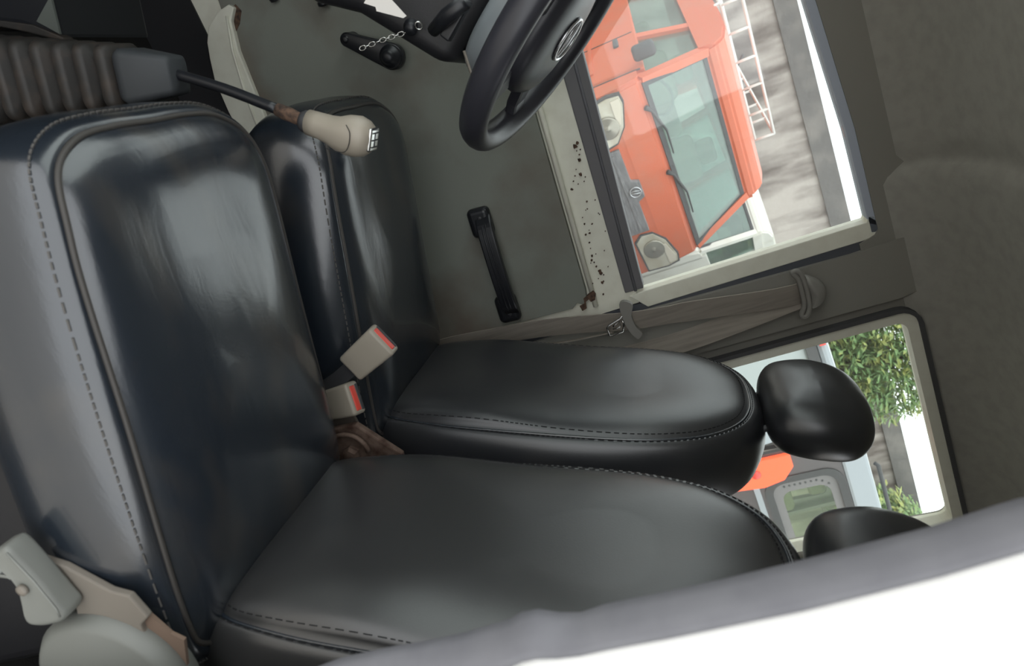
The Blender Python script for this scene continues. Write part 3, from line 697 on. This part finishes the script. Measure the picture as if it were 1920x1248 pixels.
# badge on the hub: an oval ring and rising strokes
SILV = mat('badge_silver', (.72, .72, .74), .25, metal=.9)
BD = WC + WN*.0275
badge = mesh_obj('badge_plate', lathe(bmesh.new(), BD-WN*.004, WN, [(.037, 0), (.036, .0035), (.03, .0045)], 32), BLACKPL, hub, True)
tube_obj('badge_ring', [BD+(wy*math.cos(2*PI*k/40)*.036+wd*math.sin(2*PI*k/40)*.033)+WN*.001 for k in range(40)], .0026, SILV, badge, 6, True)
for s in (-1, 1):
    tube_obj('badge_stroke', catmull([BD+wy*(s*.004-.004)+wd*.029+WN*.001, BD+wy*(s*.010)+wd*.006+WN*.002, BD+wy*(s*.013)-wd*.014+WN*.002, BD+wy*(s*.008+.004)-wd*.029+WN*.001], 5), .0014, SILV, badge, 6)
tube_obj('badge_stroke', [BD+wd*.022+WN*.001, BD-wd*.022+WN*.002], .0011, SILV, badge, 6)
# ignition key chain
kc = thing('key_chain', 'steel key chain hanging from the ignition lock under the cowl', 'key chain', at(782, 45, 1.06))
bm = bmesh.new(); lathe(bm, at(775, 42, 1.08), (.2, -.5, .0), [(.012, 0), (.012, .02), (.009, .024), (.009, .030)], 18); mesh_obj('lock_barrel', bm, BLACKPL, kc, True)
tube_obj('key_ring', [at(785, 48, 1.045)+V(.005*math.cos(2*PI*k/20), .003*math.cos(2*PI*k/20), .005*math.sin(2*PI*k/20)) for k in range(20)], .0013, STEEL, kc, 5, True)
chain = catmull([at(x, y, 1.06) for x, y in ((778, 56), (745, 66), (715, 76), (680, 90))], 4)
link_me = None
for k in range(12):
    f = k/11*(len(chain)-1.001); i = int(f); c = chain[i].lerp(chain[i+1], f-i); tdir = (chain[i+1]-chain[i]).normalized()
    side = tdir.cross(V(0, 1, 0)).normalized() if k % 2 else V(0, 1, 0)
    tube_obj('chain_link', [c+tdir*.0055*math.cos(2*PI*j/10)+side*.0032*math.sin(2*PI*j/10) for j in range(10)], .0009, STEEL, kc, 5, True)
tag(slab('paper_slip', [at(x, y, 1.0) for x, y in ((682, 6), (690, -8), (722, -14), (762, 30), (756, 34), (706, 21), (704, 13))], (0, .0015, 0), PAPER), 'folded white paper slip tucked beside the steering column', 'paper')

# ================================================================== OUTSIDE
bm = bmesh.new(); prism(bm, [V(-30, -20, 0), V(40, -20, 0), V(40, 11.3, 0), V(-30, 11.3, 0)], (0, 0, -.1)); structure(mesh_obj('ground', bm, GROUND))
# boundary wall with a coping band, in bays
YW = 11.0
wall = thing('boundary_wall', 'tall stained concrete boundary wall with darker coping behind the vehicles', 'wall', V(3, YW, 0))
slab('wall_face', [V(-14, YW, 0), V(24, YW, 0), V(24, YW, 2.98), V(-14, YW, 3.14)], (0, .25, 0), CONCRETE, wall)
slab('coping', [V(-14, YW-.05, 3.14), V(24, YW-.05, 2.98), V(24, YW-.05, 3.21), V(-14, YW-.05, 3.47)], (0, .35, 0), COPING, wall)
for x in (-6, -2.6, .8, 4.2, 7.55, 11):
    pass


def minivan(org, alpha, paint, label, W=1.6, L=3.3, ZB=1.315, ZT=1.78, group='parked mini vans'):
    """org: near front corner on the ground; the front runs along ef, the visible side along es"""
    ef = V(math.cos(alpha), math.sin(alpha), 0); es = V(-math.sin(alpha), math.cos(alpha), 0)
    P = lambda t, s, z: org + ef*t + es*s + V(0, 0, z)
    van = thing('mini_van', label, 'van', org+ef*W/2+es*L/2, group)
    # closed nose
    SB, ST = .10, .43
    nose = [(.0, .30), (-.02, .62), (-.01, .85), (.0, 1.02), (.03, 1.13), (.075, ZB-.03), (.13, ZB), (.35, ZB), (.35, .30)]
    bm = bmesh.new(); prism(bm, [P(0, s, z) for s, z in nose], ef*W); bmesh.ops.recalc_face_normals(bm, faces=bm.faces)
    bmesh.ops.bevel(bm, geom=list(bm.edges), offset=.03, segments=3, affect='EDGES'); mesh_obj('nose', bm, paint, van)
    # lower sides, floor
    for t in (0, W-.05):
        slab('side_panel', [P(t, .25, .30), P(t, L, .30), P(t, L, ZB+.03), P(t, .25, ZB+.03)], ef*.05, paint, van, bevel=.012)
    slab('floor_pan', [P(.02, .4, .32), P(W-.02, .4, .32), P(W-.02, L, .32), P(.02, L, .32)], (0, 0, .06), VANBLACK, van)
    # roof with a rounded front
    rf = [(ST+.01, ZT-.01), (ST, ZT+.02), (ST+.02, ZT+.10), (ST+.10, ZT+.17), (ST+.3, ZT+.215), (1.1, ZT+.235), (L-.2, ZT+.235), (L, ZT+.05), (L, ZT-.01), (ST+.3, ZT-.01)]
    bm = bmesh.new(); prism(bm, [P(.12, s, z) for s, z in rf], ef*(W-.24)); bmesh.ops.recalc_face_normals(bm, faces=bm.faces)
    bmesh.ops.bevel(bm, geom=list(bm.edges), offset=.02, segments=2, affect='EDGES'); mesh_obj('roof', bm, paint, van)
    # pillars, leaning in to the roof
    for t0, t1 in ((.04, .15), (W-.04, W-.15)):
        for s0, s1, wdt in ((SB+.03, ST+.03, .085), (1.05, 1.05, .10), (2.3, 2.28, .10), (L-.05, L-.12, .12)):
            bm = bmesh.new(); strip(bm, [P(t0, s0, ZB-.03), P(t1, s1, ZT+.01)], es, wdt, .06); mesh_obj('pillar', bm, paint, van)
    # roof rails over the doors
    for t1 in (.14, W-.14):
        bm = bmesh.new(); strip(bm, [P(t1, ST+.02, ZT+.02), P(t1, L-.05, ZT+.02)], ef, .07, .10); mesh_obj('roof_rail', bm, paint, van)
    # back: tailgate with a window
    o = [P(t, L-.04, z) for t, z in rrect(.02, W-.02, .3, ZT, .001)]; i = [P(t, L-.04, z) for t, z in rrect(.2, W-.2, ZB, ZT-.1, .06)]
    ringslab('tailgate', o, i, es*.04, paint, van)
    # glass
    slab('windshield', [P(.07, SB, ZB), P(W-.07, SB, ZB), P(W-.18, ST, ZT), P(.18, ST, ZT)], es*.01, TEAL, van)
    for ts, t1 in ((.05, .14), (W-.05, W-.14)):
        slab('door_glass', [P(ts, .22, ZB), P(ts, 1.04, ZB+.02), P(t1, 1.03, ZT-.03), P(t1, .56, ZT-.03)], ef*.006, TEAL, van)
        slab('rear_glass', [P(ts, 1.14, ZB), P(ts, 2.24, ZB), P(t1, 2.24, ZT-.03), P(t1, 1.14, ZT-.03)], ef*.006, TEAL, van)
    # black windshield surround
    sur = [P(.05, SB-.012, ZB-.015), P(W-.05, SB-.012, ZB-.015), P(W-.16, ST-.006, ZT+.01), P(.16, ST-.006, ZT+.01)]
    inn = [P(.09, SB+.008, ZB+.02), P(W-.09, SB+.008, ZB+.02), P(W-.185, ST-.018, ZT-.02), P(.185, ST-.018, ZT-.02)]
    ringslab('windshield_gasket', sur, inn, es*.012+V(0, 0, -.006), VANBLACK, van)
    # seats with headrests inside
    for tc in (.40, W-.40):
        st = box_obj('cabin_seat', P(tc, .95, ZB-.12), (.44, .14, .66), .06, SEATCREAM, van, ef, es, (0, 0, 1))
        box_obj('cabin_headrest', P(tc, .97, ZB+.29), (.24, .09, .16), .04, SEATCREAM, st, ef, es, (0, 0, 1))
    box_obj('bench_seat', P(W/2, 1.9, ZB-.2), (1.2, .14, .7), .06, SEATCREAM, van, ef, es, (0, 0, 1))
    bm = bmesh.new(); prism(bm, [P(.08, .36, ZB-.22), P(W-.08, .36, ZB-.22), P(W-.08, .60, ZB-.22), P(.08, .60, ZB-.22)], (0, 0, .22)); mesh_obj('cabin_dash', bm, VANBLACK, van)
    sw = [P(.42, .68, ZB+.02)+ef*.17*math.cos(2*PI*k/24)+(V(0, 0, 1)*.8-es*.6)*.17*math.sin(2*PI*k/24) for k in range(24)]
    tube_obj('cabin_wheel', sw, .014, VANBLACK, van, 6, True)
    # front trim
    slab('bumper', [P(-.02, -.035, .30), P(W+.02, -.035, .30), P(W+.02, -.035, .76), P(-.02, -.035, .76)], es*.10, VANGREY, van, bevel=.03)
    gr = [(.42, .74), (W-.42, .74), (W-.42, .99), (W/2+.10, .99), (W/2+.07, 1.05), (W/2-.07, 1.05), (W/2-.10, .99), (.42, .99)]
    g = slab('grille', [P(t, -.03, z) for t, z in gr], es*.06, VANGREY, van, bevel=.008)
    for z in (.80, .86, .92):
        slab('grille_slat', [P(.45, -.04, z), P(W-.45, -.04, z), P(W-.45, -.04, z+.018), P(.45, -.04, z+.018)], es*.02, VANGREY, g)
    bc = P(W/2, -.036, .995); nf = -es
    tube_obj('badge_ring', [bc+nf*.004+ef*.043*math.cos(2*PI*k/28)+V(0, 0, .043)*math.sin(2*PI*k/28) for k in range(28)], .005, SILV, g, 6, True)
    for q in (-1, 1):
        tube_obj('badge_stroke', [bc+nf*.004+ef*(q*.006-.006)-V(0, 0, .036), bc+nf*.004+ef*q*.013, bc+nf*.004+ef*(q*.008+.008)+V(0, 0, .034)], .0042, SILV, g, 6)
    # headlamps: swept outline, bowl inside
    for sgn, tx in ((1, 0), (-1, W)):
        Q = lambda t, s, z: P(tx+sgn*t, s, z)
        out = [(.04, .87), (.33, .85), (.385, .91), (.37, 1.0), (.27, 1.08), (.10, 1.13), (.035, 1.12), (.02, 1.03)]
        sfun = lambda z: -.03 + max(0, z-.87)*.10
        pts = [Q(t, sfun(z), z) for t, z in out]
        lamp = slab('headlamp', pts, es*.05, LAMPGLASS, van, bevel=.006)
        slab('headlamp_gasket', [Q(.20+(t-.20)*1.08, sfun(z)+.006, .99+(z-.99)*1.09) for t, z in out], es*.04, VANBLACK, van)
        bm = bmesh.new(); lathe(bm, Q(.23, -.022, .97), -es, [(.088, 0), (.088, .010), (.078, .016), (.03, .008), (.016, .020), (.004, .024)], 24); mesh_obj('reflector_bowl', bm, LAMPREFL, lamp, True)
        slab('indicator_lens', [Q(t, sfun(z)-.008, z) for t, z in ((.05, 1.05), (.24, 1.045), (.24, 1.07), (.10, 1.115), (.05, 1.11))], es*.01, mat('indicator_lens', (.62, .56, .46), .3), lamp)
    # wipers
    for t in (.22, .78):
        tube_obj('wiper', [P(t, .055, ZB-.045), P(t+.05, .075, ZB-.01), P(t+.25, .105, ZB+.045), P(t+.45, .105, ZB+.04)], [.022, .011, .009, .006], VANBLACK, van, 6)
    # mirrors, handles, window rubber on the shown side
    mr = P(-.08, .34, ZB+.06); box_obj('wing_mirror', mr, (.12, .07, .17), .03, VANBLACK, van, ef, es, (0, 0, 1))
    box_obj('door_handle', P(-.008, .96, 1.17), (.03, .16, .045), .012, VANBLACK, van, ef, es, (0, 0, 1))
    for s in (.24, 1.10, 2.32):
        slab('door_gap', [P(-.004, s, .4), P(-.004, s+.012, .4), P(-.004, s+.012, ZB), P(-.004, s, ZB)], ef*.01, VANBLACK, van)
    slab('side_moulding', [P(-.012, .5, .93), P(-.012, L-.1, .93), P(-.012, L-.1, .96), P(-.012, .5, .96)], ef*.02, paint, van)
    # wheels
    for t in (.02, W-.16):
        for s in (.62, L-.62):
            bm = bmesh.new(); lathe(bm, P(t, s, .29), ef, [(.15, 0), (.27, .0), (.29, .03), (.29, .11), (.27, .14), (.15, .14)], 28); wh = mesh_obj('wheel', bm, VANBLACK, van, True)
            bm = bmesh.new(); lathe(bm, P(t-.005, s, .29), ef, [(.05, 0), (.16, .01), (.17, .03), (.17, .13), (.05, .15)], 24); mesh_obj('wheel_rim', bm, SILVER, wh, True)
    return van, P, ef, es
ovan, OP, oef, oes = minivan(V(.223, 5.3, 0), math.radians(18.5), ORANGE, 'faded orange van facing the window with steel roof rack')
wvan, WP, wef, wes = minivan(V(.99, 8.82, 0), math.radians(-35), VANWHITE, 'white van parked behind the right side of the orange van', ZB=1.27, ZT=1.88)
# roof rack of the orange van
rack = thing('roof_rack', 'white tubular steel roof rack on top of the orange van', 'roof rack', OP(.8, 2.0, 2.015))
RK = mat('white_painted_tube', (.72, .70, .66), .5)
s0, s1, t0, t1 = 1.25, 3.0, .14, 1.42
for nm, z in (('rack_rail', 2.05), ('rack_rail', 2.22)):
    tube_obj(nm, [OP(t0, s0, z), OP(t1, s0, z), OP(t1, s1, z), OP(t0, s1, z)], .014, RK, rack, 8, True)
for k in range(6):
    t = t0+(t1-t0)*k/5
    tube_obj('rack_upright', [OP(t, s0, 2.05), OP(t, s0, 2.22)], .011, RK, rack)
    tube_obj('rack_slat', [OP(t, s0, 2.045), OP(t, s1, 2.045)], .010, RK, rack)
for k in range(1, 5):
    s = s0+(s1-s0)*k/5
    for t in (t0, t1): tube_obj('rack_upright', [OP(t, s, 2.05), OP(t, s, 2.22)], .011, RK, rack)
for t in (t0, t1):
    for s in (s0+.05, s1-.05): tube_obj('rack_foot', [OP(t, s, 1.96), OP(t, s, 2.05)], .016, RK, rack)
tube_obj('tie_bar', [OP(.72, 1.53, 2.15), OP(.95, 1.75, 2.05)], .012, VANBLACK, rack)

# ---- dark sport utility seen from behind through the rear side window
K = 1.5; YS = 4.3*K
_V = V
def V(x, y, z): return _V(x*K, YS+(y-YS)*K if y > YS else y, 1.48+(z-1.48)*K if z > .5 else z) if x > 2 else _V(x, y, z)
suv = thing('dark_suv', 'dark suv with lit red tail lamp and silver roof seen through rear window', 'car', V(3.2, YS+.9, 0))
def A4(x, y, d=0): return at(x, y, YS+d)
# tail end is the plane y = YS, from x = 2.75 to 4.6
X0, X1 = 2.78, 4.7
win = rrect(3.02, 3.95, 1.30, 1.76, .10)
ringslab('tailgate', [V(x, YS, z) for x, z in rrect(X0, X1, .45, 1.80, .001)], [V(x, YS, z) for x, z in win], (0, .06, 0), SUVDARK, suv)
slab('roof', [V(X0, YS-.02, 1.80), V(X1, YS-.02, 1.80), V(X1, YS-.02, 1.965), V(X0+.02, YS-.02, 1.965)], (0, 2.8, 0), SILVER, suv, bevel=.03)
slab('belt_strip', [V(X0, YS-.02, 1.20), V(X1, YS-.02, 1.20), V(X1, YS-.02, 1.24), V(X0, YS-.02, 1.24)], (0, .03, 0), SILVER, suv)
slab('side_panel', [V(X0, YS+.05, .45), V(X0, YS+1.9, .45), V(X0, YS+1.9, 1.2), V(X0, YS+.05, 1.2)], (.05, 0, 0), SUVDARK, suv)
slab('side_panel', [V(X1-.05, YS+.05, .45), V(X1-.05, YS+1.9, .45), V(X1-.05, YS+1.9, 1.2), V(X1-.05, YS+.05, 1.2)], (.05, 0, 0), SUVDARK, suv)
for y in (.12, .8, 1.3, 1.78):
    slab('pillar', [V(X0, YS+y, 1.2), V(X0, YS+y+.1, 1.2), V(X0+.04, YS+y+.1, 1.82), V(X0+.04, YS+y, 1.82)], (.05, 0, 0), SUVDARK, suv)
    slab('pillar', [V(X1-.05, YS+y, 1.2), V(X1-.05, YS+y+.1, 1.2), V(X1-.09, YS+y+.1, 1.82), V(X1-.09, YS+y, 1.82)], (.05, 0, 0), SUVDARK, suv)
slab('bumper', [V(X0-.03, YS-.10, .45), V(X1+.03, YS-.10, .45), V(X1+.03, YS-.10, .80), V(X0-.03, YS-.10, .80)], (0, .14, 0), SUVDARK, suv, bevel=.04)
fo = [V(x, YS-.012, z) for x, z in rrect(2.985, 3.985, 1.265, 1.795, .12)]; fi = [V(x, YS-.012, z) for x, z in rrect(3.035, 3.935, 1.315, 1.745, .09)]
fr = ringslab('window_frame', fo, fi, (0, .03, 0), VANBLACK, suv)
wb = mat('frit_grey', (.20, .19, .19), .6)
fb = ringslab('window_border', [V(x, YS+.014, z) for x, z in rrect(3.03, 3.94, 1.31, 1.75, .09)], [V(x, YS+.014, z) for x, z in rrect(3.12, 3.86, 1.37, 1.69, .07)], (0, .006, 0), wb, suv)
for k in range(9):
    bm = bmesh.new(); q = V(3.075+.03*max(0, k-6.5), YS+.013, 1.40+.036*k); lathe(bm, q, (0, -1, 0), [(.012, 0), (.012, .003)], 10); mesh_obj('frit_dot', bm, VANBLACK, fb)
slab('rear_glass', [V(x, YS+.022, z) for x, z in win], (0, .004, 0), GREENGLASS, suv)
# cabin seen through the glass
st = box_obj('cabin_seat', V(3.62, YS+.7, 1.22), (.50, .14, .62), .07, SEATCREAM, suv)
box_obj('cabin_headrest', V(3.62, YS+.7, 1.62), (.20, .10, .20), .05, SEATCREAM, st)
box_obj('cabin_seat', V(4.28, YS+.7, 1.22), (.50, .14, .62), .07, SEATCREAM, suv)
wo = [V(x, YS+1.84, z) for x, z in rrect(X0, X1, .45, 1.85, .001)]; wi = [V(x, YS+1.84, z) for x, z in rrect(X0+.15, X1-.15, 1.15, 1.74, .06)]
ringslab('nose_panel', wo, wi, (0, .08, 0), SUVDARK, suv)
# tail lamp in two lenses, tall red one lit
lp_ = [(2.80, 1.06), (3.00, 1.06), (3.02, 1.28), (2.99, 1.42), (2.90, 1.50), (2.80, 1.50)]
tl = slab('tail_lamp', [V(x, YS-.05, z) for x, z in lp_], (0, .06, 0), ORLAMP, suv, bevel=.012)
slab('lamp_lens', [V(x, YS-.04, z) for x, z in ((2.80, .92), (3.05, .92), (3.04, 1.03), (2.80, 1.05))], (0, .05, 0), REDLAMP, suv, bevel=.012)
bm = bmesh.new(); lathe(bm, V(2.90, YS-.045, 1.25), (0, -1, 0), [(.05, 0), (.05, .012), (.04, .018), (.01, .02)], 20); mesh_obj('lamp_ring', bm, REDLAMP, tl, True)
rail = tube_obj('roof_bar', [at(1640, 868, YS+.35), at(1647, 872, YS+.35), at(1668, 955, YS+.35), at(1662, 962, YS+.35)], .022, VANBLACK, suv)
for x in (X0+.02, X1-.2):
    for y in (.5, 1.5):
        bm = bmesh.new(); lathe(bm, V(x, YS+y, .34), (1, 0, 0), [(.2, 0), (.32, .0), (.34, .03), (.34, .15), (.32, .18), (.2, .18)], 28); mesh_obj('wheel', bm, VANBLACK, suv, True)

V = _V
# ---- silver van further left behind the rear side window, turned so that its tail shows
ha = math.radians(-22); hf = V(math.cos(ha), math.sin(ha), 0); hs = V(-math.sin(ha), math.cos(ha), 0); HO = V(1.62, 4.72, 0)
HP = lambda t, s_, z: HO + hf*t + hs*s_ + V(0, 0, z)
HW, HL = 1.18, 2.7
car = thing('silver_van', 'silver van with pale rear glass left of the driver headrest', 'van', HP(HW/2, HL/2, 0))
slab('tailgate', [HP(0, 0, .4), HP(HW, 0, .4), HP(HW, 0, 1.2), HP(0, 0, 1.2)], hs*HL, SILVER, car, bevel=.05)
slab('rear_glass', [HP(.07, .02, 1.2), HP(HW-.07, .02, 1.2), HP(HW-.12, .12, 1.86), HP(.12, .12, 1.86)], hs*.02, mat('pale_car_glass', (.36, .40, .40), .12, coat=.5), car)
for a_, b_ in ((0, .05), (HW-.08, HW-.13)):
    slab('pillar', [HP(a_, .01, 1.18), HP(a_+.08, .01, 1.18), HP(b_+.08, .13, 1.88), HP(b_, .13, 1.88)], hs*.08, SILVER, car)
slab('rear_glass_trim', [HP(.10, .075, 1.80), HP(HW-.10, .075, 1.80), HP(HW-.12, .09, 1.87), HP(.12, .09, 1.87)], hs*.03, VANBLACK, car)
slab('roof', [HP(.04, .10, 1.87), HP(HW-.04, .10, 1.87), HP(HW-.08, .10, 1.95), HP(.08, .10, 1.95)], hs*(HL-.2), SILVER, car, bevel=.03)
slab('side_panel', [HP(.02, .2, 1.18), HP(.02, HL-.1, 1.18), HP(.06, HL-.2, 1.88), HP(.06, .2, 1.88)], hf*.03, VANBLACK, car)
slab('brake_lamp', [HP(.40, .07, 1.89), HP(.62, .07, 1.89), HP(.62, .07, 1.93), HP(.40, .07, 1.93)], hs*.05, REDLAMP, car)
for t_ in (.0, HW-.17):
    for s_ in (.55, HL-.55):
        bm = bmesh.new(); lathe(bm, HP(t_, s_, .3), hf, [(.2, 0), (.28, .0), (.3, .03), (.3, .14), (.28, .17), (.2, .17)], 28); mesh_obj('wheel', bm, VANBLACK, car, True)

# ---- trees
def tree(label, base, H, crown, nleaf, seed):
    rr = random.Random(seed); t = thing('tree', label, 'tree', base, None)
    bm = bmesh.new(); tube(bm, catmull([base, base+V(.05, .02, H*.3), base+V(-.03, .05, H*.6), base+V(.02, 0, H*.85)], 4), [.12-.006*k for k in range(13)], 8); mesh_obj('trunk', bm, BARK, t, True)
    bm = bmesh.new()
    for k in range(9):
        a = rr.uniform(0, 2*PI); p = base+V(0, 0, H*rr.uniform(.35, .8)); q = p+V(math.cos(a)*crown[0]*.8, math.sin(a)*crown[1]*.8, rr.uniform(.1, .6))
        tube(bm, [p, p.lerp(q, .5)+V(0, 0, .1), q], [.04, .025, .01], 5)
    mesh_obj('branches', bm, BARK, t, True)
    bm = bmesh.new()
    for k in range(nleaf):
        u, v, w_ = rr.uniform(-1, 1), rr.uniform(-1, 1), rr.uniform(-1, 1)
        if u*u+v*v+w_*w_ > 1: continue
        c = base+V(u*crown[0], v*crown[1], H*.72+w_*crown[2])
        d = V(rr.gauss(0, 1), rr.gauss(0, 1), rr.gauss(-.4, .5)).normalized(); sd = d.orthogonal().normalized(); L_ = rr.uniform(.10, .2); wv = L_*.16
        a, b, c2, d2 = bm.verts.new(c), bm.verts.new(c+d*L_*.5+sd*wv), bm.verts.new(c+d*L_), bm.verts.new(c+d*L_*.5-sd*wv)
        bm.faces.new((a, b, c2, d2))
    stuff(mesh_obj('foliage', bm, LEAF, t))
tree('leafy green tree with yellowing leaves above the silver van', V(5.55, 10.35, 0), 4.4, (1.0, .55, 1.5), 16000, 1)
tree('green tree low at the far right of the rear window', V(8.9, 10.35, 0), 3.5, (1.2, .55, .8), 12000, 2)
